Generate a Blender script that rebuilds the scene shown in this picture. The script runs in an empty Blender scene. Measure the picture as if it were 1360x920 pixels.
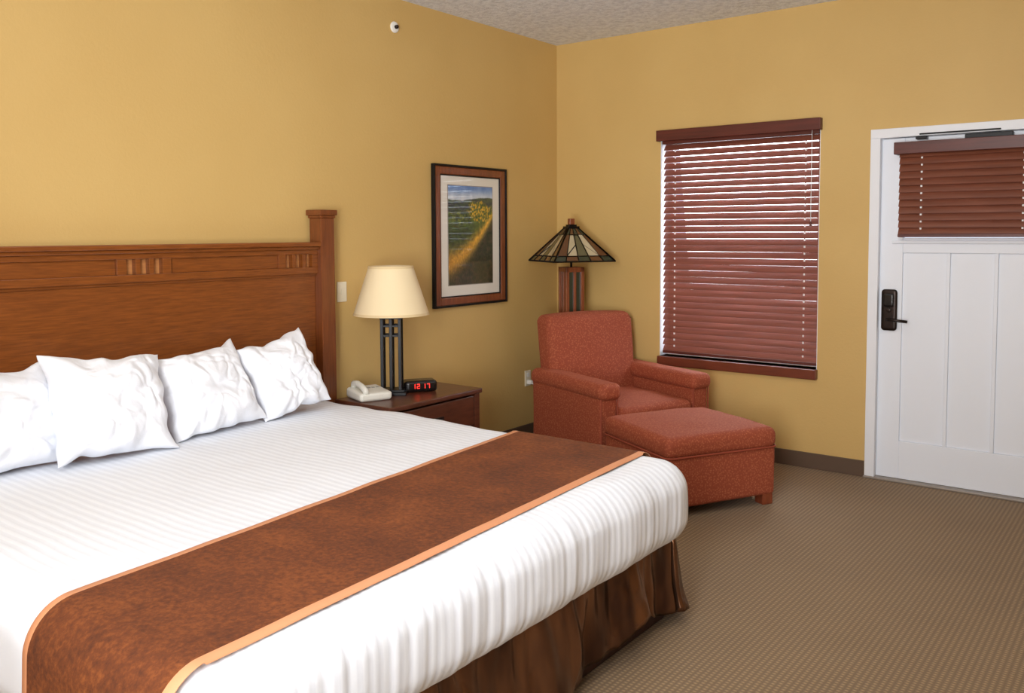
import bpy, bmesh, math, random
from mathutils import Vector, Matrix, noise
random.seed(4)
sc=bpy.context.scene
try:
    sc.view_settings.view_transform='Standard'; sc.view_settings.look='None'; sc.view_settings.exposure=0; sc.view_settings.gamma=1
except Exception: pass

# ------------------------------------------------------------ materials
def srgb(r,g,b):
    f=lambda c:(c/255/12.92) if c/255<=.04045 else ((c/255+.055)/1.055)**2.4
    return (f(r),f(g),f(b),1)
class M:
    def __init__(s,name,col=(.5,.5,.5,1),rough=.5,metal=0,**k):
        s.m=bpy.data.materials.new(name); s.m.use_nodes=True; s.nt=s.m.node_tree
        s.b=s.nt.nodes['Principled BSDF']; s.b.inputs['Base Color'].default_value=col
        s.b.inputs['Roughness'].default_value=rough; s.b.inputs['Metallic'].default_value=metal
        for a,v in k.items(): s.b.inputs[a.replace('_',' ')].default_value=v
    def n(s,t,**k):
        x=s.nt.nodes.new(t)
        for a,v in k.items():
            if a in x.inputs.keys(): x.inputs[a].default_value=v
            else: setattr(x,a,v)
        return x
    def l(s,a,b): s.nt.links.new(a,b)
    def coord(s,scale=(1,1,1),rot=(0,0,0),kind='Object'):
        t=s.n('ShaderNodeTexCoord'); mp=s.n('ShaderNodeMapping'); mp.inputs['Scale'].default_value=scale; mp.inputs['Rotation'].default_value=rot
        s.l(t.outputs[kind],mp.inputs[0]); return mp.outputs[0]
    def noise(s,vec,scale,detail=3,rough=.5):
        x=s.n('ShaderNodeTexNoise'); x.inputs['Scale'].default_value=scale; x.inputs['Detail'].default_value=detail; x.inputs['Roughness'].default_value=rough
        s.l(vec,x.inputs['Vector']); return x.outputs['Fac']
    def ramp(s,fac,stops):
        r=s.n('ShaderNodeValToRGB'); e=r.color_ramp.elements
        while len(e)<len(stops): e.new(.5)
        for i,(p,c) in enumerate(stops): e[i].position=p; e[i].color=c
        s.l(fac,r.inputs[0]); return r.outputs[0]
    def col(s,o): s.l(o,s.b.inputs['Base Color']); return s
    def bump(s,h,strength=.3,dist=.01):
        b=s.n('ShaderNodeBump'); b.inputs['Strength'].default_value=strength; b.inputs['Distance'].default_value=dist
        s.l(h,b.inputs['Height']); s.l(b.outputs[0],s.b.inputs['Normal']); return s
    def math(s,op,a,b=None):
        x=s.n('ShaderNodeMath',operation=op)
        for i,v in enumerate((a,b)):
            if v is None: continue
            if isinstance(v,(int,float)): x.inputs[i].default_value=v
            else: s.l(v,x.inputs[i])
        return x.outputs[0]

def mk_wall(name,c1,c2):
    w=M(name,rough=.6); v=w.coord(); n=w.noise(v,1.3,2)
    w.col(w.ramp(n,[(.3,c1),(.7,c2)])); w.bump(w.noise(v,60,3,.6),.2,.005); return w.m
WALL=mk_wall('wall_paint',srgb(203,168,102),srgb(209,175,109))
c=M('ceiling_texture',rough=.9); v=c.coord(); n=c.noise(v,26,5,.7)
c.col(c.ramp(n,[(.38,srgb(212,217,226)),(.58,srgb(240,245,252))])); c.bump(n,.5,.03); CEIL=c.m
c=M('carpet',rough=.95,Sheen_Weight=.1); v=c.coord()
sx=c.n('ShaderNodeSeparateXYZ'); c.l(v,sx.inputs[0])
wx=c.math('SINE',c.math('MULTIPLY',sx.outputs[0],2*math.pi/.021)); wy=c.math('SINE',c.math('MULTIPLY',sx.outputs[1],2*math.pi/.017))
pr=c.math('MULTIPLY',c.math('ADD',wx,1),c.math('ADD',wy,1))
nz=c.noise(v,220,2); nl=c.noise(v,2,2)
f=c.math('ADD',c.math('ADD',c.math('MULTIPLY',pr,.14),c.math('MULTIPLY',nz,.34)),c.math('MULTIPLY',nl,.15))
c.col(c.ramp(f,[(.15,srgb(108,86,62)),(.85,srgb(166,138,100))])); c.bump(f,.4,.005); CARPET=c.m
def wood(name,dark,light,scale=(1,1,1),gr=1.0,rough=.35,coat=.2):
    w=M(name,rough=rough,Coat_Weight=coat,Coat_Roughness=.25); v=w.coord(scale)
    n=w.noise(v,9*gr,6,.62); w.col(w.ramp(n,[(.25,dark),(.5,tuple((a+b)/2 for a,b in zip(dark,light))),(.78,light)]))
    w.bump(w.noise(v,30,4),.05,.002); return w.m
HB=wood('oak_headboard',srgb(100,50,16),srgb(148,82,30),(1,.8,14),1.3)
HBV=wood('oak_post',srgb(96,48,18),srgb(134,72,32),(9,9,.7))
HBI=wood('oak_inlay',srgb(170,106,54),srgb(206,144,84),(1,1,6))
NS=wood('nightstand_wood',srgb(66,32,20),srgb(106,58,38),(6,.8,6))
FRW=wood('frame_wood',srgb(100,50,24),srgb(142,78,42),(6,6,1))
SILL=wood('sill_wood',srgb(96,44,26),srgb(122,60,38),(.8,6,6))
LPW=wood('lamp_wood',srgb(108,52,26),srgb(150,82,46),(6,6,.8))
FOOT=wood('foot_wood',srgb(110,50,28),srgb(146,72,42),(6,6,1))
w=M('blind_slat_wood',rough=.36,Coat_Weight=.4,Coat_Roughness=.28); v=w.coord((.6,8,8)); w.col(w.ramp(w.noise(v,6,4),[(.3,srgb(118,64,50)),(.7,srgb(142,82,66))])); SLAT=w.m
w=M('door_slat_wood',rough=.4,Coat_Weight=.3,Coat_Roughness=.3); v=w.coord((.6,8,8)); w.col(w.ramp(w.noise(v,6,4),[(.3,srgb(108,58,38)),(.7,srgb(130,74,52))])); SLAT2=w.m
w=M('blind_valance_wood',rough=.4); v=w.coord((.6,8,8)); w.col(w.ramp(w.noise(v,6,4),[(.3,srgb(78,32,24)),(.7,srgb(98,42,32))])); VAL=w.m
WHITEP=M('white_paint',srgb(234,237,243),.45).m
DOORP=M('door_paint',srgb(234,239,248),.5).m
BASEB=M('baseboard_vinyl',srgb(92,72,56),.5).m
DARK=M('black_metal',srgb(24,24,26),.4,.5).m
BRONZE=M('bronze_lock',srgb(46,36,32),.35,.7).m
CORD=M('cord_white',srgb(240,240,240),.6).m
GLASS=M('window_glass',(1,1,1,1),.02,0,Transmission_Weight=1.0,IOR=1.05).m
PLAST=M('ivory_plastic',srgb(232,222,196),.4).m
WPLAST=M('white_plastic',srgb(238,236,230),.4).m
BLKP=M('black_plastic',srgb(22,18,18),.25).m
PHONE=M('phone_plastic',srgb(228,226,216),.4).m
w=M('red_digits',(.8,0,0,1)); w.b.inputs['Emission Color'].default_value=(1,.03,.02,1); w.b.inputs['Emission Strength'].default_value=3; RED=w.m
def sheet(name,stripe):
    w=M(name,rough=.75,Sheen_Weight=.1); v=w.coord(); sx=w.n('ShaderNodeSeparateXYZ'); w.l(v,sx.inputs[0])
    a=w.math('SINE',w.math('MULTIPLY',sx.outputs[1],2*math.pi/.034)); a=w.math('ADD',w.math('MULTIPLY',a,.5),.5)
    if stripe:
        w.col(w.ramp(a,[(.35,srgb(228,232,240)),(.65,srgb(236,240,247))])); w.bump(w.math('ADD',w.math('MULTIPLY',a,.20),w.noise(v,7,4)),.32,.012)
    else:
        w.b.inputs['Base Color'].default_value=srgb(238,241,248); w.bump(w.noise(v,10,5,.55),.4,.02)
    return w.m
SHEET=sheet('satin_stripe_sheet',True); PILLOW=sheet('pillow_cotton',False)
w=M('runner_velvet',rough=.85,Sheen_Weight=.10,Sheen_Roughness=.4); w.b.inputs['Sheen Tint'].default_value=srgb(190,110,50)
v=w.coord(); n1=w.noise(v,5,5,.7); n2=w.noise(v,60,4,.7); f=w.math('ADD',w.math('MULTIPLY',n1,.45),w.math('MULTIPLY',n2,.55))
w.col(w.ramp(f,[(.36,srgb(74,33,6)),(.5,srgb(102,49,12)),(.66,srgb(136,73,26))])); w.bump(n2,.3,.004); RUN=w.m
BORD=M('runner_border',srgb(212,146,104),.7).m
w=M('skirt_satin',rough=.24,metal=.8); v=w.coord((1,1,.25)); w.col(w.ramp(w.noise(v,9,3),[(.35,srgb(74,50,38)),(.65,srgb(136,96,68))])); w.bump(w.noise(w.coord((1,1,.4)),14,3),.35,.012); SKIRT=w.m
BASED=M('bed_base_wood',srgb(52,26,18),.6).m
w=M('rust_upholstery',rough=.85,Sheen_Weight=.15); w.b.inputs['Sheen Tint'].default_value=srgb(220,130,90)
v=w.coord(); vo=w.n('ShaderNodeTexVoronoi'); vo.inputs['Scale'].default_value=85; vo.inputs['Randomness'].default_value=.9; w.l(v,vo.inputs['Vector'])
w.col(w.ramp(vo.outputs['Distance'],[(.15,srgb(178,98,64)),(.5,srgb(148,68,42))])); w.bump(vo.outputs['Distance'],.12,.003); UPH=w.m
PIPE=M('rust_piping',srgb(146,64,40),.8).m
w=M('lamp_shade_fabric',srgb(236,216,176),.8); w.bump(w.noise(w.coord(),90,2),.1,.002); SHADE=w.m
SHTRIM=M('shade_trim',srgb(222,198,152),.7).m
def sg(n,c): return M(n,c,.2,0,Coat_Weight=.4).m
SG_CREAM=sg('stained_cream',srgb(186,172,140)); SG_GREEN=sg('stained_green',srgb(52,58,44)); SG_BROWN=sg('stained_amber',srgb(96,62,36)); SG_OLV=sg('stained_olive',srgb(92,88,64))
LEAD=M('lead_came',srgb(24,20,18),.4,.6).m
w=M('print_art',rough=.4,Coat_Weight=.8,Coat_Roughness=.03); a=w.n('ShaderNodeAttribute',attribute_name='Col'); w.col(a.outputs['Color']); ART=w.m
MAT_=M('mat_board',srgb(226,222,210),.5,0,Coat_Weight=.8,Coat_Roughness=.03).m

# ------------------------------------------------------------ helpers
def grp(name,loc=(0,0,0),rz=0,parent=None):
    e=bpy.data.objects.new(name,None); e.location=loc; e.rotation_euler=(0,0,rz); e.empty_display_size=.1; sc.collection.objects.link(e)
    if parent: e.parent=parent
    return e
def mkobj(name,bm,mats,parent=None,smooth=True,mat4=None):
    me=bpy.data.meshes.new(name); bm.normal_update(); bm.to_mesh(me); bm.free()
    for m in (mats if isinstance(mats,(list,tuple)) else [mats]): me.materials.append(m)
    if smooth:
        for p in me.polygons: p.use_smooth=True
    o=bpy.data.objects.new(name,me); sc.collection.objects.link(o)
    if parent: o.parent=parent
    if mat4 is not None: o.matrix_local=mat4
    return o
def addbox(bm,lo,hi,mi=0,M4=None):
    vs=[bm.verts.new((x,y,z)) for x in (lo[0],hi[0]) for y in (lo[1],hi[1]) for z in (lo[2],hi[2])]
    if M4 is not None:
        for v in vs: v.co=M4@v.co
    for f in ((0,1,3,2),(4,6,7,5),(0,4,5,1),(2,3,7,6),(0,2,6,4),(1,5,7,3)):
        fc=bm.faces.new([vs[i] for i in f]); fc.material_index=mi
def boxes(name,lst,mats,parent=None,bevel=.004,M4=None,smooth=False):
    bm=bmesh.new()
    for it in lst: addbox(bm,it[0],it[1],it[2] if len(it)>2 else 0,it[3] if len(it)>3 else None)
    bmesh.ops.recalc_face_normals(bm,faces=bm.faces)
    o=mkobj(name,bm,mats,parent,smooth,M4)
    if bevel:
        b=o.modifiers.new('bev','BEVEL'); b.width=bevel; b.segments=2; b.limit_method='ANGLE'
    return o
def rbox(name,c,size,r,mat,parent=None,seg=(10,10,10),k=5,disp=None,M4=None):
    h=[s/2 for s in size]; 
    rr=r if isinstance(r,(tuple,list)) else (r,r,r)
    rr=[min(a,b*.999) for a,b in zip(rr,h)]
    ax=[]
    for i in range(3):
        e=[-h[i]+rr[i]*j/k for j in range(k)]
        inn=h[i]-rr[i]; mid=[-inn+2*inn*j/seg[i] for j in range(seg[i]+1)] if inn>1e-3 else [0]
        ax.append(e+mid+[-t for t in reversed(e)])
    bm=bmesh.new(); cache={}
    def vert(p):
        key=tuple(round(t,5) for t in p)
        if key in cache: return cache[key]
        q=[max(-(h[i]-rr[i]),min(h[i]-rr[i],p[i])) for i in range(3)]
        d=Vector([(p[i]-q[i])/rr[i] for i in range(3)])
        if d.length>0:
            d=Vector([math.tan(t*math.pi/4) for t in d]); d.normalize()
        co=Vector([q[i]+d[i]*rr[i] for i in range(3)])
        if disp: co=disp(co,d)
        v=bm.verts.new(co+Vector(c)); cache[key]=v; return v
    for a in range(3):
        b,cc=(a+1)%3,(a+2)%3
        for sgn in (-1,1):
            A,B=ax[b],ax[cc]
            for i in range(len(A)-1):
                for j in range(len(B)-1):
                    ps=[]
                    for (u,w) in ((A[i],B[j]),(A[i+1],B[j]),(A[i+1],B[j+1]),(A[i],B[j+1])):
                        p=[0,0,0]; p[a]=sgn*h[a]; p[b]=u; p[cc]=w; ps.append(vert(p))
                    if sgn<0: ps.reverse()
                    if len(set(ps))>=3:
                        try: bm.faces.new(ps)
                        except ValueError: pass
    return mkobj(name,bm,mat,parent,True,M4)
def tube_into(bm,pts,r,n=8,closed=False,mi=0):
    pts=[Vector(p) for p in pts]; rings=[]; N=len(pts)
    up=Vector((0,0,1))
    for i,p in enumerate(pts):
        a=pts[(i-1)%N] if (closed or i>0) else p; b=pts[(i+1)%N] if (closed or i<N-1) else p
        t=(b-a).normalized(); s=t.cross(up)
        if s.length<.05: s=t.cross(Vector((1,0,0)))
        s.normalize(); w=s.cross(t)
        rings.append([bm.verts.new(p+(s*math.cos(2*math.pi*k/n)+w*math.sin(2*math.pi*k/n))*r) for k in range(n)])
    for i in range(N if closed else N-1):
        A,B=rings[i],rings[(i+1)%N]
        for k in range(n):
            f=bm.faces.new([A[k],A[(k+1)%n],B[(k+1)%n],B[k]]); f.material_index=mi
    if not closed:
        for R in (rings[0],rings[-1]):
            try: bm.faces.new(R).material_index=mi
            except ValueError: pass
def tube(name,pts,r,mat,parent=None,n=8,closed=False):
    bm=bmesh.new(); tube_into(bm,pts,r,n,closed); bmesh.ops.recalc_face_normals(bm,faces=bm.faces); return mkobj(name,bm,mat,parent)
def lathe(name,prof,mat,parent=None,n=40,loc=(0,0,0),M4=None):
    bm=bmesh.new(); rings=[]
    for r,z in prof: rings.append([bm.verts.new((loc[0]+r*math.cos(2*math.pi*k/n),loc[1]+r*math.sin(2*math.pi*k/n),loc[2]+z)) for k in range(n)])
    for A,B in zip(rings,rings[1:]):
        for k in range(n): bm.faces.new([A[k],A[(k+1)%n],B[(k+1)%n],B[k]])
    bmesh.ops.remove_doubles(bm,verts=bm.verts,dist=1e-5)
    bmesh.ops.recalc_face_normals(bm,faces=bm.faces)
    o=mkobj(name,bm,mat,parent,True,M4)
    e=o.modifiers.new('es','EDGE_SPLIT'); e.split_angle=math.radians(40)
    return o
def bez(p0,p1,p2,n):
    return [tuple((1-t)**2*a+2*t*(1-t)*b+t*t*c for a,b,c in zip(p0,p1,p2)) for t in [i/n for i in range(n+1)]]

# ------------------------------------------------------------ room
H=2.93; RX=5.4; RY=-7.6; T=.15
boxes('floor',[((-T,RY-T,-.1),(RX+T,T,0))],CARPET,bevel=0)
boxes('ceiling',[((-T,RY-T,H),(RX+T,T,H+.1))],CEIL,bevel=0)
boxes('wall_left',[((-T,RY-T,0),(0,T,H))],WALL,bevel=0)
WX1,WX2,WZ1,WZ2=.885,2.0,.64,2.17
DX1,DX2,DZ=2.35,3.31,2.085
boxes('wall_back',[((0,0,0),(WX1,T,H)),((WX1,0,0),(WX2,T,WZ1)),((WX1,0,WZ2),(WX2,T,H)),((WX2,0,0),(DX1,T,H)),((DX1,0,DZ),(DX2,T,H)),((DX2,0,0),(RX,T,H))],WALL,bevel=0)
boxes('wall_right',[((RX,RY-T,0),(RX+T,T,H))],WALL,bevel=0)
boxes('wall_front',[((0,RY-T,0),(RX,RY,H))],WALL,bevel=0)
boxes('baseboard_left',[((0,RY,0),(.012,0,.1))],BASEB,bevel=.003)
boxes('baseboard_back',[((.012,-.012,0),(2.30,0,.1)),((3.37,-.012,0),(RX,0,.1))],BASEB,bevel=.003)

# ------------------------------------------------------------ blinds
def blind(parent,x1,x2,ztop,zbot,y,pitch,sw,tilt,cords,mat,pre=''):
    bm=bmesh.new(); n=int(round((ztop-zbot)/pitch)); pitch=(ztop-zbot)/n
    for i in range(n):
        z=ztop-pitch*(i+.5); t=tilt+math.radians(random.uniform(-1.5,1.5))
        ring=[]
        for sgn,th in ((1,.0014),(-1,-.0014)):
            for q in ([-1,-.5,0,.5,1] if sgn>0 else [1,.5,0,-.5,-1]):
                a=q*sw/2; bow=.002*(1-q*q)
                ring.append((a*math.cos(t)-(bow+th)*math.sin(t),a*math.sin(t)+(bow+th)*math.cos(t)))
        sag=random.uniform(-.0008,.0008)
        L=[bm.verts.new((x1,y+a,z+b+sag)) for a,b in ring]; R=[bm.verts.new((x2,y+a,z+b-sag)) for a,b in ring]
        m=len(ring)
        for k in range(m): bm.faces.new([L[k],L[(k+1)%m],R[(k+1)%m],R[k]])
        bm.faces.new(L); bm.faces.new(list(reversed(R)))
    bmesh.ops.recalc_face_normals(bm,faces=bm.faces)
    mkobj(pre+'slats',bm,mat,parent,False)
    lst=[]
    for cx in cords:
        for k in range(n):   # ladder cords, seen in the gaps between slats
            z=ztop-pitch*(k+1)
            lst.append(((cx-.005,y-.004,z-pitch*.30),(cx+.005,y-.002,z+pitch*.30)))
    boxes(pre+'ladder_cords',lst,CORD,parent,0)
    boxes(pre+'bottom_rail',[((x1,y-.022,zbot-.016),(x2,y+.022,zbot+.004))],VAL,parent,.004)
g=grp('window_1')
fy=.10
boxes('window_frame',[((WX1,fy,WZ1),(WX1+.045,fy+.045,WZ2)),((WX2-.045,fy,WZ1),(WX2,fy+.045,WZ2)),((WX1+.045,fy,WZ1),(WX2-.045,fy+.045,WZ1+.05)),((WX1+.045,fy,WZ2-.05),(WX2-.045,fy+.045,WZ2)),((WX1+.045,fy+.005,1.40),(WX2-.045,fy+.04,1.44))],WHITEP,g,.003)
boxes('reveal',[((WX1,.002,WZ1),(WX1+.004,fy,WZ2)),((WX2-.004,.002,WZ1),(WX2,fy,WZ2))],WHITEP,g,0)
boxes('glass',[((WX1+.045,fy+.02,WZ1+.05),(WX2-.045,fy+.024,WZ2-.05))],GLASS,g,0)
boxes('sill',[((WX1-.005,-.035,.575),(WX2+.005,fy,.64))],SILL,g,.006)
b=grp('window_blind')
blind(b,WX1+.018,WX2-.008,2.13,.675,.03,.0435,.052,math.radians(51),(WX1+.1,WX2-.1),SLAT)
boxes('valance',[((WX1-.012,-.05,2.148),(WX2+.012,-.034,2.222)),((WX1-.012,-.034,2.148),(WX1+.002,-.001,2.222)),((WX2-.002,-.034,2.148),(WX2+.012,-.001,2.222))],VAL,b,.003)
boxes('head_rail',[((WX1+.01,.005,2.13),(WX2-.01,.055,2.168))],VAL,b,.002)
tube('wand_cord',[(WX2-.05,-.012,2.15),(WX2-.05,-.014,1.58)],.002,CORD,b,6)
lathe('cord_tassel',[(0,.03),(.006,.028),(.009,0),(0,-.002)],VAL,b,12,(WX2-.05,-.014,1.55))

# ------------------------------------------------------------ door
g=grp('door_1')
boxes('door_casing',[((2.305,-.018,0),(2.362,.03,2.07)),((3.298,-.018,0),(3.36,.03,2.07)),((2.305,-.018,2.07),(3.36,.03,2.125)),((2.352,.03,0),(2.374,.14,2.07)),((3.286,.03,0),(3.308,.14,2.07)),((2.352,.068,2.045),(3.308,.14,2.083))],WHITEP,g,.003)
ly=.022; by=.065
dl,dr=2.366,3.294
st=[((dl,ly,.015),(2.492,by,2.067)),((3.235,ly,.015),(dr,by,2.067)),((2.492,ly,.015),(3.235,by,.245)),((2.492,ly,1.385),(3.235,by,1.475)),((2.492,ly,2.005),(3.235,by,2.067)),
    ((2.733,ly,.245),(2.752,by,1.385)),((2.98,ly,.245),(3.0,by,1.385)),((2.492,ly+.012,.245),(2.733,by-.01,1.385)),((2.752,ly+.012,.245),(2.98,by-.01,1.385)),((3.0,ly+.012,.245),(3.235,by-.01,1.385))]
boxes('door_leaf',st,DOORP,g,.003)
boxes('door_rail_ledge',[((2.43,ly-.014,1.44),(3.26,ly,1.460))],DOORP,g,.004)
boxes('door_glass',[((2.492,.04,1.475),(3.235,.045,2.005))],GLASS,g,0)
boxes('glass_moulding',[((2.468,ly-.010,1.462),(2.494,ly,2.02)),((3.233,ly-.010,1.462),(3.26,ly,2.02))],DOORP,g,.003)
boxes('threshold',[((2.30,-.03,0),(3.36,.12,.014))],M('threshold_metal',srgb(150,140,130),.4,.3).m,g,.004)
boxes('door_closer',[((2.82,-.03,2.035),(3.06,ly,2.062)),((2.58,-.028,2.075),(3.0,-.02,2.084)),((2.56,-.03,2.05),(2.62,ly,2.066))],DARK,g,.003)
yb=-.02
blind(g,2.478,3.25,1.99,1.495,yb-.015,.043,.05,math.radians(62),(2.60,3.12),SLAT2,'blind_')
boxes('blind_valance',[((2.452,-.075,1.965),(3.275,-.062,2.035)),((2.452,-.062,1.965),(2.464,ly-.001,2.035)),((3.263,-.062,1.965),(3.275,ly-.001,2.035))],VAL,g,.003)
boxes('blind_head_rail',[((2.478,-.06,1.99),(3.25,ly-.002,2.03))],VAL,g,.002)
rbox('lock_plate',(2.425,ly-.012,1.04),(.09,.024,.25),(.02,.010,.02),BRONZE,g,(4,1,6),4)
rbox('lock_card_reader',(2.425,ly-.030,1.10),(.06,.02,.08),(.012,.008,.012),BLKP,g,(3,1,3),3)
tube('lock_lever',[(2.425,ly-.02,.985),(2.425,ly-.055,.985),(2.44,ly-.065,.985),(2.54,ly-.065,.978)],.009,BRONZE,g,10)
lathe('lock_thumb_turn',[(0,.012),(.012,.01),(.014,0),(0,0)],BRONZE,g,16,M4=Matrix.Translation((2.425,ly-.024,1.04))@Matrix.Rotation(math.pi/2,4,'X'))

# ------------------------------------------------------------ wall fittings
o=grp('light_switch'); boxes('plate',[((0,-2.215,1.125),(.007,-2.145,1.24))],PLAST,o,.003); boxes('toggle',[((.007,-2.188,1.168),(.011,-2.172,1.198))],PLAST,o,.002)
o=grp('wall_outlet'); boxes('plate',[((0,-.425,.385),(.007,-.355,.50))],PLAST,o,.003)
boxes('sockets',[((.007,-.405,.40),(.010,-.375,.432)),((.007,-.405,.452),(.010,-.375,.484))],WPLAST,o,.004)
boxes('plug',[((.010,-.403,.40),(.045,-.377,.43))],WPLAST,o,.004)
tube('plug_cord',bez((.045,-.39,.41),(.10,-.37,.36),(.05,-.33,.28),10)+bez((.05,-.33,.28),(.03,-.28,.12),(.06,-.24,.01),10)[1:],.004,CORD,o,8)
R90=Matrix.Rotation(math.pi/2,4,'Y')
o=grp('smoke_detector'); lathe('body',[(.032,0),(.034,.006),(.03,.012),(.016,.016),(0,.016)],WPLAST,o,32,M4=Matrix.Translation((0.0,-1.73,2.755))@R90)
lathe('sensor',[(.012,.015),(.011,.03),(.005,.036),(0,.036)],BRONZE,o,20,M4=Matrix.Translation((0.0,-1.73,2.755))@R90)

# ------------------------------------------------------------ picture
pic=grp('framed_landscape_print'); py1,py2,pz1,pz2=-1.42,-.665,1.03,1.96
def frame(name,y1,y2,z1,z2,w,x1,x2,m,bev=.003):
    boxes(name,[((x1,y1,z1),(x2,y1+w,z2)),((x1,y2-w,z1),(x2,y2,z2)),((x1,y1+w,z1),(x2,y2-w,z1+w)),((x1,y1+w,z2-w),(x2,y2-w,z2))],m,pic,bev)
frame('frame_outer',py1,py2,pz1,pz2,.014,.002,.032,DARK)
frame('frame_wood',py1+.014,py2-.014,pz1+.014,pz2-.014,.05,.002,.027,FRW,.006)
frame('frame_inner',py1+.064,py2-.064,pz1+.064,pz2-.064,.008,.002,.022,DARK,.002)
boxes('mat_board',[((.002,py1+.07,pz1+.07),(.014,py2-.07,pz2-.07))],MAT_,pic,0)
frame('mat_line',py1+.143,py2-.143,pz1+.138,pz2-.128,.005,.002,.0152,M('mat_bevel',srgb(150,140,128),.5).m,0)
bm=bmesh.new()
NY,NZ=110,150; ay1,ay2,az1,az2=py1+.148,py2-.148,pz1+.143,pz2-.133
def sm(a,b,x):
    t=max(0,min(1,(x-a)/(b-a))); return t*t*(3-2*t)
def lerp(a,b,t): return a*(1-t)+b*t
def artcol(u,v):
    n=noise.fractal(Vector((u*8,v*8,2)),.9,2,5); n2=noise.noise(Vector((u*45,v*45,5))); n3=noise.noise(Vector((u*14,v*24,8)))
    sky=lerp(Vector((200,210,220)),Vector((96,134,190)),sm(.87,1.0,v))+Vector((24,20,14))*n
    # distant rolling ridges
    hill=lerp(Vector((38,54,58)),Vector((66,84,60)),.5+.5*math.sin(v*90+6*u+4*n))
    mead=lerp(Vector((40,64,30)),Vector((78,100,40)),sm(.45,.72,v))+Vector((22,26,8))*(n3+.5*n2)
    c=lerp(mead,hill,sm(.70,.76,v+.05*n))
    vc=.22+.16*u+.34*u*u+.02*n3
    d=v-vc; wd=.045+.09*(1-u)
    k=math.exp(-((d)/wd)**2)
    gold=lerp(Vector((198,142,44)),Vector((236,178,60)),u)+Vector((40,34,10))*(n2+.5*n3)
    low=lerp(Vector((40,50,30)),Vector((72,62,44)),max(0,min(1,.5+n3)))+Vector((20,16,8))*n2
    c=lerp(c,low,sm(.02,-.07,d)); c=lerp(c,gold,k*.95)
    bl=math.hypot((u-.72)/.32,(v-.74)/.11)
    c=lerp(c,lerp(Vector((52,78,28)),Vector((226,176,44)),max(0,min(1,.45+1.3*n2+.8*n3))),sm(1.1,.7,bl+.5*n))
    b2=math.hypot((u-.26)/.26,(v-.68)/.07)
    c=lerp(c,lerp(Vector((40,60,34)),Vector((112,124,44)),max(0,min(1,.4+n2+n3))),sm(1.1,.7,b2+.5*n)*.9)
    c=lerp(c,sky,sm(.865,.875,v+.018*math.sin(u*5+.5)+.006*n))
    return srgb(*[max(0,min(255,t)) for t in c])
grid=[[bm.verts.new((.0165,ay1+(ay2-ay1)*i/NY,az1+(az2-az1)*j/NZ)) for j in range(NZ+1)] for i in range(NY+1)]
for i in range(NY):
    for j in range(NZ): bm.faces.new([grid[i][j],grid[i+1][j],grid[i+1][j+1],grid[i][j+1]])
cols=[]
for i in range(NY+1):
    for j in range(NZ+1): cols+=list(artcol(i/NY,j/NZ))
ob=mkobj('print',bm,ART,pic); ca=ob.data.color_attributes.new('Col','FLOAT_COLOR','POINT'); ca.data.foreach_set('color',cols)

# ------------------------------------------------------------ bed
BX1,BX2=.13,2.34; YF,YN=-2.46,-4.66; YC=(YF+YN)/2; BZ1,BZ2=.31,.635; RAD=.105
bed=grp('bed')
def bdisp(p,d):
    X=p.x+(BX1+BX2)/2; Y=p.y+YC; Z=p.z+(BZ1+BZ2)/2
    n=noise.fractal(Vector((X*2.2,Y*2.2,Z*3)),.9,2,3)
    q=Vector(p)
    if d.z>.2: q.z+=.006*n+ .003*noise.noise(Vector((X*9,Y*3,1)))
    if d.x>.3:
        k=(d.x)*(1 if Z<BZ2-.03 else .4)
        q.x+=k*(.010*noise.noise(Vector((Y*7,Z*1.5,3)))+.005*noise.noise(Vector((Y*26,Z*2,7)))+.012*math.sin((Z-BZ1)/(BZ2-BZ1)*math.pi))
    if abs(d.y)>.3:
        q.y+=math.copysign(1,d.y)*(.010*noise.noise(Vector((X*7,Z*1.5,9)))+.008*math.sin((Z-BZ1)/(BZ2-BZ1)*math.pi))
        f=1-(X-BX1)/(BX2-BX1)
        if d.y>0: q.y+=.06*f*abs(d.y)
    return q
rbox('mattress_sheet',((BX1+BX2)/2,YC,(BZ1+BZ2)/2),(BX2-BX1,YF-YN,BZ2-BZ1),RAD,SHEET,bed,(70,150,8),8,bdisp)
boxes('box_base',[((BX1+.02,YN+.06,.0),(BX2-.09,YF-.07,.33))],BASED,bed,.01)
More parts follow.
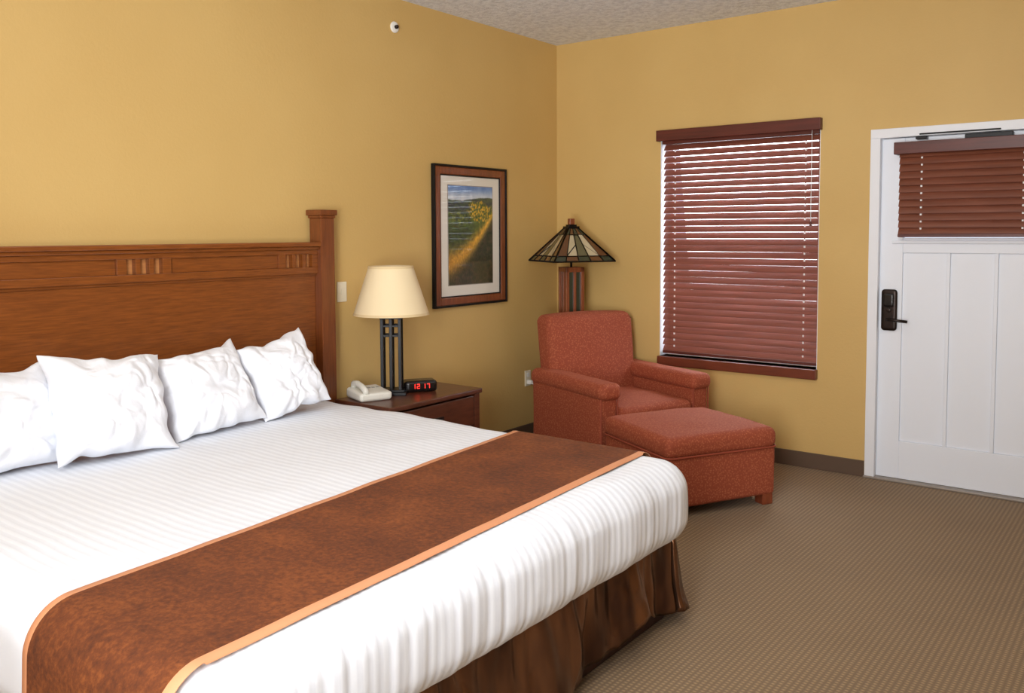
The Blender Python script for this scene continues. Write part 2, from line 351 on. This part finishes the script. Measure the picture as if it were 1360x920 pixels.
def skirt():
    path=[]; r=.08; x1,x2,y1,y2=BX1,BX2-.045,YN+.03,YF-.035
    step=.010
    x=x1
    while x<x2-r: path.append((x,y2,0,1)); x+=step
    for k in range(13): a=math.pi/2*(1-k/12); path.append((x2-r+r*math.cos(a),y2-r+r*math.sin(a),math.cos(a),math.sin(a)))
    y=y2-r
    while y>y1+r: path.append((x2,y,1,0)); y-=step
    for k in range(13): a=-math.pi/2*k/12; path.append((x2-r+r*math.cos(a),y1+r+r*math.sin(a),math.cos(a),math.sin(a)))
    x=x2-r
    while x>x1: path.append((x,y1,0,-1)); x-=step
    bm=bmesh.new(); NZ=18; rows=[]; s=0
    for i,(x,y,nx,ny) in enumerate(path):
        if i: s+=math.hypot(x-path[i-1][0],y-path[i-1][1])
        col=[]
        lift=.02
        if nx>.02: lift+=.03*nx
        if nx>.3:
            lift+=.10*math.exp(-((y+2.88)/.17)**2)+.03*math.exp(-((y+3.7)/.2)**2)
        for j in range(NZ+1):
            t=j/NZ; z=.37*(1-t)+lift*t
            fold=(.5+.5*noise.noise(Vector((s*2.5,t*.5,0))))
            amp=(.008+.034*t**.8)*(.35+fold)
            ph=s*13+2.6*noise.noise(Vector((s*1.6,t*.8,5)))
            fw=math.sin(ph); fw=math.copysign(abs(fw)**.5,fw)
            o=amp*(fw*.7+.25*math.sin(s*37+1.5*t+3*noise.noise(Vector((s*3,t*.7,9)))))+.012*noise.noise(Vector((s*12,t*3,2)))*t
            o+=.004*math.sin(s*80+4*noise.noise(Vector((s*5,t,3))))*(1-t*.7)
            flare=.03*t+(.025*t if abs(nx*ny)>.05 else 0)
            col.append(bm.verts.new((x+nx*(o+flare),y+ny*(o+flare)*(.6 if nx==0 else 1),z+.010*math.sin(s*21)*t)))
        rows.append(col)
    for A,B in zip(rows,rows[1:]):
        for j in range(NZ): bm.faces.new([A[j],A[j+1],B[j+1],B[j]])
    o=mkobj('bed_skirt',bm,SKIRT,bed); sm_=o.modifiers.new('sol','SOLIDIFY'); sm_.thickness=.003
skirt()
hb=grp('headboard'); HC=-3.42; h1,h2=HC-1.105,HC+1.105
boxes('posts',[((.02,h2-.105,0),(.115,h2-.01,1.60)),((.02,h1+.01,0),(.115,h1+.105,1.60))],HBV,hb,.004)
boxes('post_caps',[((.006,h2-.118,1.615),(.128,h2+.003,1.645)),((.006,h1-.003,1.615),(.128,h1+.118,1.645)),((.014,h2-.111,1.60),(.12,h2-.004,1.615)),((.014,h1+.004,1.60),(.12,h1+.111,1.615))],HBV,hb,.004)
a,bb=h1+.105,h2-.105
boxes('top_crown',[((.025,a,1.447),(.118,bb,1.47)),((.03,a,1.43),(.10,bb,1.447))],HB,hb,.004)
boxes('panel',[((.035,a,.30),(.060,bb,1.31))],HB,hb,.003)
boxes('frieze_back',[((.035,a,1.31),(.052,bb,1.43))],HBI,hb,0)
fr=[((.052,a,1.405),(.084,bb,1.43)),((.052,a,1.30),(.084,bb,1.335)),((.060,a,1.288),(.070,bb,1.30))]
def slots(y0,n,w=.042,g=.024):
    tot=n*w+(n-1)*g; s=y0-tot/2; out=[]
    for i in range(n): out.append((s+i*(w+g),s+i*(w+g)+w))
    return out
SL=slots(HC,3)+slots(h2-.23,3)+slots(h1+.23,3); SL.sort()
cur=a
for (s,e) in SL:
    if s-cur>.2:
        fr.append(((.052,cur,1.335),(.084,cur+.045,1.405))); fr.append(((.052,s-.045,1.335),(.084,s,1.405))); fr.append(((.052,cur+.045,1.335),(.070,s-.045,1.405)))
    elif s>cur: fr.append(((.052,cur,1.335),(.084,s,1.405)))
    cur=e
fr.append(((.052,cur,1.335),(.084,bb,1.405)))
boxes('frieze_rails',fr,HB,hb,.002)
rn=grp('bed_runner')
def runner():
    off=.014; path=[]
    yF,yN=YF+off+.012,YN-off-.012; zt=BZ2+off; R=RAD+off
    for k in range(12): path.append((yF,.36+(zt-R-.36)*k/12))
    for k in range(13): a=math.pi/2*k/12; path.append((yF-R+R*math.cos(a),zt-R+R*math.sin(a)))
    for k in range(1,110): path.append((yF-R+(yN+R-yF+R)*k/110,zt))
    for k in range(13): a=math.pi/2+math.pi/2*k/12; path.append((yN+R+R*math.cos(a),zt-R+R*math.sin(a)))
    for k in range(1,16): path.append((yN-.012*k/16,(zt-R)+(.16-(zt-R))*k/16))
    bm=bmesh.new(); rows=[]; NB=30
    for (y,z) in path:
        t=(yF-y)/(yF-yN); xa=1.50+.205*t; xb=2.155+.125*t
        us=[0,.004,.028]+[.028+(xb-xa-.056)*k/NB for k in range(1,NB)]+[xb-xa-.028,xb-xa-.004,xb-xa]
        row=[]
        for i,u in enumerate(us):
            x=xa+u; dz=.003*noise.noise(Vector((x*5,y*5,z*5)))
            e=-.007 if i in (0,len(us)-1) else 0
            if .05<t<.95: row.append(bm.verts.new((x,y,z+dz+e)))
            else: row.append(bm.verts.new((x,y+(dz+e)*(1 if t<.5 else -1),z)))
        rows.append(row)
    nn=len(rows[0])
    for A,B in zip(rows,rows[1:]):
        for j in range(nn-1):
            f=bm.faces.new([A[j],B[j],B[j+1],A[j+1]]); f.material_index=1 if (j<2 or j>=nn-3) else 0
    bmesh.ops.recalc_face_normals(bm,faces=bm.faces)
    mkobj('runner_cloth',bm,[RUN,BORD],rn)
runner()
def pillow(cx,cy,w,h,th,lean,yaw,roll,seed,zb=.636):
    p=grp('pillow')
    bm=bmesh.new(); N=64; G={}
    for side in (1,-1):
        for i in range(N+1):
            for j in range(N+1):
                u=-1+2*i/N; v=-1+2*j/N
                if side<0 and (i in (0,N) or j in (0,N)): G[(side,i,j)]=G[(1,i,j)]; continue
                pin=.12
                X=u*w/2*(1-pin*(1-v*v)*abs(u)**2); Y=v*h/2*(1-pin*(1-u*u)*abs(v)**2)
                prof=((1-abs(u)**2.2)*(1-abs(v)**2.2))**.5
                n=noise.noise(Vector((u*1.3+seed*3,v*1.3,side*2)))
                edge=max(abs(u),abs(v))
                ang_=math.atan2(v,u)
                wr=noise.noise(Vector((math.cos(ang_)*4+seed,math.sin(ang_)*4,edge*.8)))*.030*edge**1.5*(1-edge**10)
                wu=u+.35*noise.noise(Vector((u*1.5,v*1.5,seed+9))); wv=v+.35*noise.noise(Vector((u*1.5,v*1.5,seed+19)))
                r1=abs(noise.noise(Vector((wu*1.7+seed,wv*1.1+seed,4)))); r2=abs(noise.noise(Vector((wu*3.0+seed*2,wv*3.4,seed))))
                cr=-.028*sm(.26,0,r1)*.45*prof-.014*sm(.2,0,r2)*.45*prof
                Z=side*(th/2*prof*(1+.25*n)+wr+cr)
                Z+=.016*noise.noise(Vector((u*3,v*3,seed)))*edge**3
                X+=.018*noise.noise(Vector((u*2,v*2.6,seed+1))); Y+=.020*noise.noise(Vector((u*2.6,v*2,seed+2)))
                G[(side,i,j)]=bm.verts.new((X,Y,Z))
    for side in (1,-1):
        for i in range(N):
            for j in range(N):
                q=[G[(side,i,j)],G[(side,i+1,j)],G[(side,i+1,j+1)],G[(side,i,j+1)]]
                if side<0: q.reverse()
                try: bm.faces.new(q)
                except ValueError: pass
    B=Matrix(((0,0,1,0),(1,0,0,0),(0,1,0,0),(0,0,0,1)))
    Rm=Matrix.Rotation(yaw,4,'Z')@Matrix.Rotation(-lean,4,'Y')@Matrix.Rotation(roll,4,'X')@B
    for v in bm.verts: v.co=Rm@v.co
    mz=min(v.co.z for v in bm.verts)
    for v in bm.verts: v.co.z+=-mz
    for v in bm.verts:
        if v.co.z<.04: v.co.z=v.co.z*.5+.0
        else: v.co.z-=.02
    p.location=(cx,cy,zb)
    o=mkobj('pillow_cover',bm,PILLOW,p); s=o.modifiers.new('ss','SUBSURF'); s.levels=1; s.render_levels=1
r_=math.radians
pillow(.36,-4.20,.54,.42,.24,r_(26),r_(2),r_(3),1)
pillow(.46,-3.80,.49,.44,.25,r_(26),r_(0),r_(-5),2)
pillow(.38,-3.32,.48,.41,.23,r_(28),r_(0),r_(6),3)
pillow(.37,-2.89,.41,.40,.21,r_(24),r_(-6),r_(12),5)

# ------------------------------------------------------------ nightstand
ns=grp('nightstand'); nx1,nx2,ny1,ny2,nz=.135,.56,-2.36,-1.62,.605
boxes('top',[((nx1,ny1-.005,nz-.028),(nx2+.012,ny2+.012,nz))],NS,ns,.006)
boxes('carcass',[((nx1,ny1,.12),(nx2-.02,ny1+.02,nz-.028)),((nx1,ny2-.02,.12),(nx2-.02,ny2,nz-.028)),((nx1,ny1+.02,.12),(nx1+.015,ny2-.02,nz-.028)),((nx1+.015,ny1+.02,.12),(nx2-.02,ny2-.02,.14)),((nx1+.015,ny1+.02,.37),(nx2-.02,ny2-.02,.385))],NS,ns,.003)
boxes('legs',[((nx2-.045,ny1,0),(nx2,ny1+.045,nz-.028)),((nx2-.045,ny2-.045,0),(nx2,ny2,nz-.028)),((nx1,ny1,0),(nx1+.045,ny1+.045,.12)),((nx1,ny2-.045,0),(nx1+.045,ny2,.12))],NS,ns,.004)
boxes('drawers',[((nx2-.02,ny1+.05,.395),(nx2-.004,ny2-.05,.565)),((nx2-.02,ny1+.05,.15),(nx2-.004,ny2-.05,.36))],NS,ns,.005)
for z in (.48,.26): boxes('pull',[((nx2-.004,-2.04,z-.01),(nx2+.006,-1.94,z+.01)),((nx2+.006,-2.03,z-.006),(nx2+.016,-1.95,z+.0))],BRONZE,ns,.003)

tl=grp('table_lamp',(.28,-2.06,nz),r_(38)); 
boxes('base',[((-.085,-.07,0),(.085,.07,.018)),((-.07,-.055,.018),(.07,.055,.03))],DARK,tl,.003)
boxes('rods',[((x-.009,y-.009,.03),(x+.009,y+.009,.43)) for x in (-.05,0,.05) for y in (-.04,.04)]+[((-.062,-.05,.43),(.062,.05,.445)),((-.058,-.046,.33),(.058,-.034,.342)),((-.058,.034,.33),(.058,.046,.342)),((-.058,-.046,.385),(.058,-.034,.397)),((-.058,.034,.385),(.058,.046,.397))],DARK,tl,.002)
tube('stem',[(0,0,.445),(0,0,.715)],.006,DARK,tl,10)
lathe('shade',[(.213,.455),(.125,.725),(.122,.725),(.210,.455),(.213,.455)],SHADE,tl,64)
lathe('shade_bottom_trim',[(.2135,.452),(.2145,.452),(.2105,.466),(.2085,.466),(.2135,.452)],SHTRIM,tl,64)
lathe('shade_top_trim',[(.1245,.728),(.1265,.728),(.1305,.714),(.128,.714),(.1245,.728)],SHTRIM,tl,64)
boxes('spider',[((-.122,-.002,.708),(.122,.002,.711)),((-.002,-.122,.708),(.002,.122,.711))],BRONZE,tl,0)

ck=grp('alarm_clock',(.34,-1.90,nz),r_(-35))
rbox('body',(0,0,.034),(.11,.19,.066),(.02,.02,.02),BLKP,ck,(3,6,2),4)
rbox('face',(.052,0,.036),(.012,.16,.045),(.005,.01,.01),BLKP,ck,(1,5,2),3)
segs={'0':'abcdef','1':'bc','2':'abged','7':'abc'}
lst=[]
def seg7(ch,y0):
    w,h,t=.016,.026,.003; z0=.024
    S={'a':((0,h-t),(w,h)),'d':((0,0),(w,t)),'g':((0,h/2-t/2),(w,h/2+t/2)),'f':((0,h/2),(t,h)),'e':((0,0),(t,h/2)),'b':((w-t,h/2),(w,h)),'c':((w-t,0),(w,h/2))}
    for s in segs[ch]:
        (a0,b0),(a1,b1)=S[s]; lst.append(((.057,y0+a0,z0+b0),(.0592,y0+a1,z0+b1)))
for i,ch in enumerate('1217'): seg7(ch,-.052+i*.026+(.006 if i>1 else 0))
boxes('digits',lst,RED,ck,0)
ph=grp('telephone',(.275,-2.235,nz),r_(-20))
def phd(p,d):
    q=Vector(p); 
    if q.z>0: q.z*= (1.0-.45*(q.x+.1)/.2)
    return q
rbox('body',(0,0,.03),(.21,.19,.06),(.02,.02,.02),PHONE,ph,(4,4,2),4,phd)
tube('handset',[(-.085,-.055,.060),(-.08,-.055,.078),(-.03,-.055,.084),(.04,-.055,.074),(.085,-.055,.056),(.09,-.055,.040)],.017,PHONE,ph,12)
bm=bmesh.new()
for i in range(4):
    for j in range(3): addbox(bm,(-.035+i*.028,.0+j*.026,.045-.0055*i),(-.017+i*.028,.018+j*.026,.056-.0055*i))
mkobj('keys',bm,M('phone_keys',srgb(150,150,146),.5).m,ph,False)

# ------------------------------------------------------------ armchair
ang=r_(-22); ch=grp('armchair',(1.265,-.745,0),ang)
def cush(amp,freq,seed,crown=None):
    def f(p,d):
        q=Vector(p)+Vector(d)*amp*noise.noise(Vector((p.x*freq+seed,p.y*freq,p.z*freq)))
        if crown: q=crown(q,d)
        return q
    return f
rbox('seat_base',(-.40,0,.19),(.74,.62,.26),.02,UPH,ch,(8,8,4),3,cush(.003,5,1))
def crn(q,d):
    if d.z>.3: q.z+=.022*max(0,1-(q.x/.34)**2)*max(0,1-(q.y/.3)**2)
    return q
rbox('seat_cushion',(-.30,0,.375),(.63,.575,.15),.045,UPH,ch,(10,10,3),5,cush(.005,6,2,crn))
for s in (1,-1):
    sd='left' if s>0 else 'right'
    rbox('arm_panel_'+sd,(-.395,s*.365,.29),(.77,.13,.50),.022,UPH,ch,(10,3,8),3,cush(.003,6,3+s))
    rbox('arm_pad_'+sd,(-.385,s*.362,.560),(.815,.165,.105),(.045,.045,.045),UPH,ch,(12,3,2),6,cush(.004,6,7+s))
    bm=bmesh.new()
    tube_into(bm,[(-.008,s*.304,.07),(-.008,s*.304,.52)],.005,6); tube_into(bm,[(-.008,s*.426,.07),(-.008,s*.426,.52)],.005,6)
    mkobj('arm_piping',bm,PIPE,ch)
def bk(q,d):
    t=(q.z+.37)/.74
    q.y*=1+.04*t
    q.x-=.10*t
    if d.z>.2: q.z-=.012*(q.y/.35)**2
    if d.x>.2: q.x+=.03*max(0,1-(q.y/.34)**2)*math.sin(max(0,min(1,t))*math.pi)
    return q
rbox('back',(-.685,0,.60),(.19,.69,.74),(.06,.05,.06),UPH,ch,(3,10,10),6,cush(.004,5,11,bk))
rbox('back_lower_panel',(-.775,0,.33),(.06,.68,.50),.02,UPH,ch,(2,6,6),3,None)
boxes('feet',[((x-.03,y-.03,0),(x+.03,y+.03,.06)) for x in (-.06,-.74) for y in (-.36,.36)],FOOT,ch,.006)

ot=grp('ottoman',(1.60,-1.01,0),r_(-29))
rbox('body',(0,0,.195),(.67,.71,.28),.025,UPH,ot,(8,8,4),4,cush(.003,5,21))
def oc(q,d):
    if d.z>.3: q.z+=.018*max(0,1-(q.x/.36)**2)*max(0,1-(q.y/.38)**2)
    return q
rbox('cushion',(0,0,.375),(.69,.73,.115),.045,UPH,ot,(10,10,2),5,cush(.005,6,22,oc))
def loop(hx,hy,r,z):
    pts=[]
    for (sx,sy,a0) in ((1,1,0),(-1,1,90),(-1,-1,180),(1,-1,270)):
        for k in range(6):
            a=math.radians(a0+90*k/5); pts.append((sx*(hx-r)+r*math.cos(a),sy*(hy-r)+r*math.sin(a),z))
    return pts
tube('piping',loop(.342,.362,.04,.328),.006,PIPE,ot,8,True)
boxes('feet',[((sx*.29-.035,sy*.31-.035,0),(sx*.29+.035,sy*.31+.035,.065)) for sx in (-1,1) for sy in (-1,1)],FOOT,ot,.006)

# ------------------------------------------------------------ floor lamp
fl=grp('floor_lamp',(.35,-.33,0),r_(38+20))
boxes('base',[((-.12,-.12,0),(.12,.12,.025)),((-.09,-.09,.025),(.09,.09,.05))],LPW,fl,.005)
pw=.058
lst=[((sx*pw-.012,sy*pw-.012,.05),(sx*pw+.012,sy*pw+.012,1.27)) for sx in (-1,1) for sy in (-1,1)]
for z in (.05,.45,.85,1.235):
    lst.append(((-pw-.012,-pw-.012,z),(pw+.012,pw+.012,z+.035)))
for sx in (-1,1):
    lst.append(((sx*pw-.007,-.010,.05),(sx*pw+.007,.010,1.27))); lst.append(((-.010,sx*pw-.007,.05),(.010,sx*pw+.007,1.27)))
boxes('post',lst,LPW,fl,.002)
boxes('post_glass',[((-pw+.006,-pw+.006,.085),(pw-.006,pw-.006,1.235))],SG_GREEN,fl,0)
tube('stem',[(0,0,1.27),(0,0,1.56)],.008,DARK,fl,10)
def shade():
    bm=bmesh.new(); hb_,ht=.232,.038; zb,zt=1.315,1.545
    ld=bmesh.new()
    for q in range(4):
        Rz=Matrix.Rotation(q*math.pi/2,3,'Z')
        def P(s,t,o=0):
            h=hb_+(ht-hb_)*t; z=zb+(zt-zb)*t
            return Rz@Vector((h+o,s*h,z+o*.8))
        ts=[0,.16,.8,1]; ss=[-1,-.62,-.2,.2,.62,1]
        colr={0:[1,2,1,2,1],1:[2,0,3,0,2],2:[1,2,1,2,1]}
        for ti in range(3):
            for si in range(5):
                f=bm.faces.new([bm.verts.new(P(ss[si],ts[ti])),bm.verts.new(P(ss[si+1],ts[ti])),bm.verts.new(P(ss[si+1],ts[ti+1])),bm.verts.new(P(ss[si],ts[ti+1]))]); f.material_index=colr[ti][si]
        for t in ts: tube_into(ld,[P(-1,t),P(1,t)],.0065 if t in(0,1) else .0045,6)
        for s in ss: tube_into(ld,[P(s,0),P(s,1)],.0075 if abs(s)==1 else .0045,6)
        tube_into(ld,[P(-.62,.16),P(-.2,.5)],.004,6); tube_into(ld,[P(.62,.16),P(.2,.5)],.004,6)
    bmesh.ops.recalc_face_normals(bm,faces=bm.faces)
    o=mkobj('shade_glass',bm,[SG_CREAM,SG_GREEN,SG_BROWN,SG_OLV],fl,False); s=o.modifiers.new('s','SOLIDIFY'); s.thickness=.003
    mkobj('shade_leading',ld,LEAD,fl)
shade()
boxes('shade_cap',[((-.045,-.045,1.545),(.045,.045,1.56)),((-.03,-.03,1.56),(.03,.03,1.572))],LEAD,fl,.002)
boxes('finial',[((-.02,-.02,1.572),(.02,.02,1.615))],LPW,fl,.004)

# ------------------------------------------------------------ lights / world
w=bpy.data.worlds.new('World'); sc.world=w; w.use_nodes=True; bg=w.node_tree.nodes['Background']; bg.inputs[0].default_value=(.80,.86,1,1); bg.inputs[1].default_value=1.3
def area(name,loc,target,sx,sy,power,col,spread=180):
    l=bpy.data.lights.new(name,'AREA'); l.shape='RECTANGLE'; l.size=sx; l.size_y=sy; l.energy=power; l.color=col; l.spread=math.radians(spread)
    o=bpy.data.objects.new(name,l); o.location=loc; d=Vector(target)-Vector(loc); o.rotation_euler=d.to_track_quat('-Z','Y').to_euler(); sc.collection.objects.link(o)
area('rear_overhead_fill',(2.6,-5.9,2.85),(1.0,-3.4,.6),1.4,1.4,50,(1,.98,.95))  # added fill from above, behind the camera; no ceiling fixture stands for it
area('camera_side_light',(3.3,-6.4,1.9),(.6,-1.8,1.8),1.0,.8,80,(1,.99,.98))
area('ceiling_uplight_fill',(3.6,-6.3,1.0),(1.1,-1.0,3.1),.8,.8,30,(.95,.98,1),80)  # added uplight behind the camera, brightens the ceiling directly
area('overhead_fill',(2.6,-3.0,2.88),(2.6,-3.0,0),1.6,2.2,20,(1,.97,.93))  # added downward fill below the ceiling, not a lamp of the room
area('window_daylight',(1.44,.6,1.5),(1.44,-1,1.2),1.3,1.6,50,(.85,.92,1))

# ------------------------------------------------------------ camera
yaw,pt,rl,F,ppy=.6534,.0606,-.0046,1163.0,379.9
f=Vector((-math.sin(yaw)*math.cos(pt),math.cos(yaw)*math.cos(pt),-math.sin(pt))); r=Vector((math.cos(yaw),math.sin(yaw),0)); u=r.cross(f)
r2=r*math.cos(rl)+u*math.sin(rl); u2=-r*math.sin(rl)+u*math.cos(rl)
cam=bpy.data.cameras.new('camera'); co=bpy.data.objects.new('camera',cam); sc.collection.objects.link(co); sc.camera=co
cam.sensor_fit='HORIZONTAL'; cam.sensor_width=36; cam.lens=F*36/1360; cam.shift_y=-(460-ppy)/1360; cam.clip_start=.05
co.matrix_world=Matrix(((r2.x,u2.x,-f.x,3.8209),(r2.y,u2.y,-f.y,-5.562),(r2.z,u2.z,-f.z,1.5142),(0,0,0,1)))
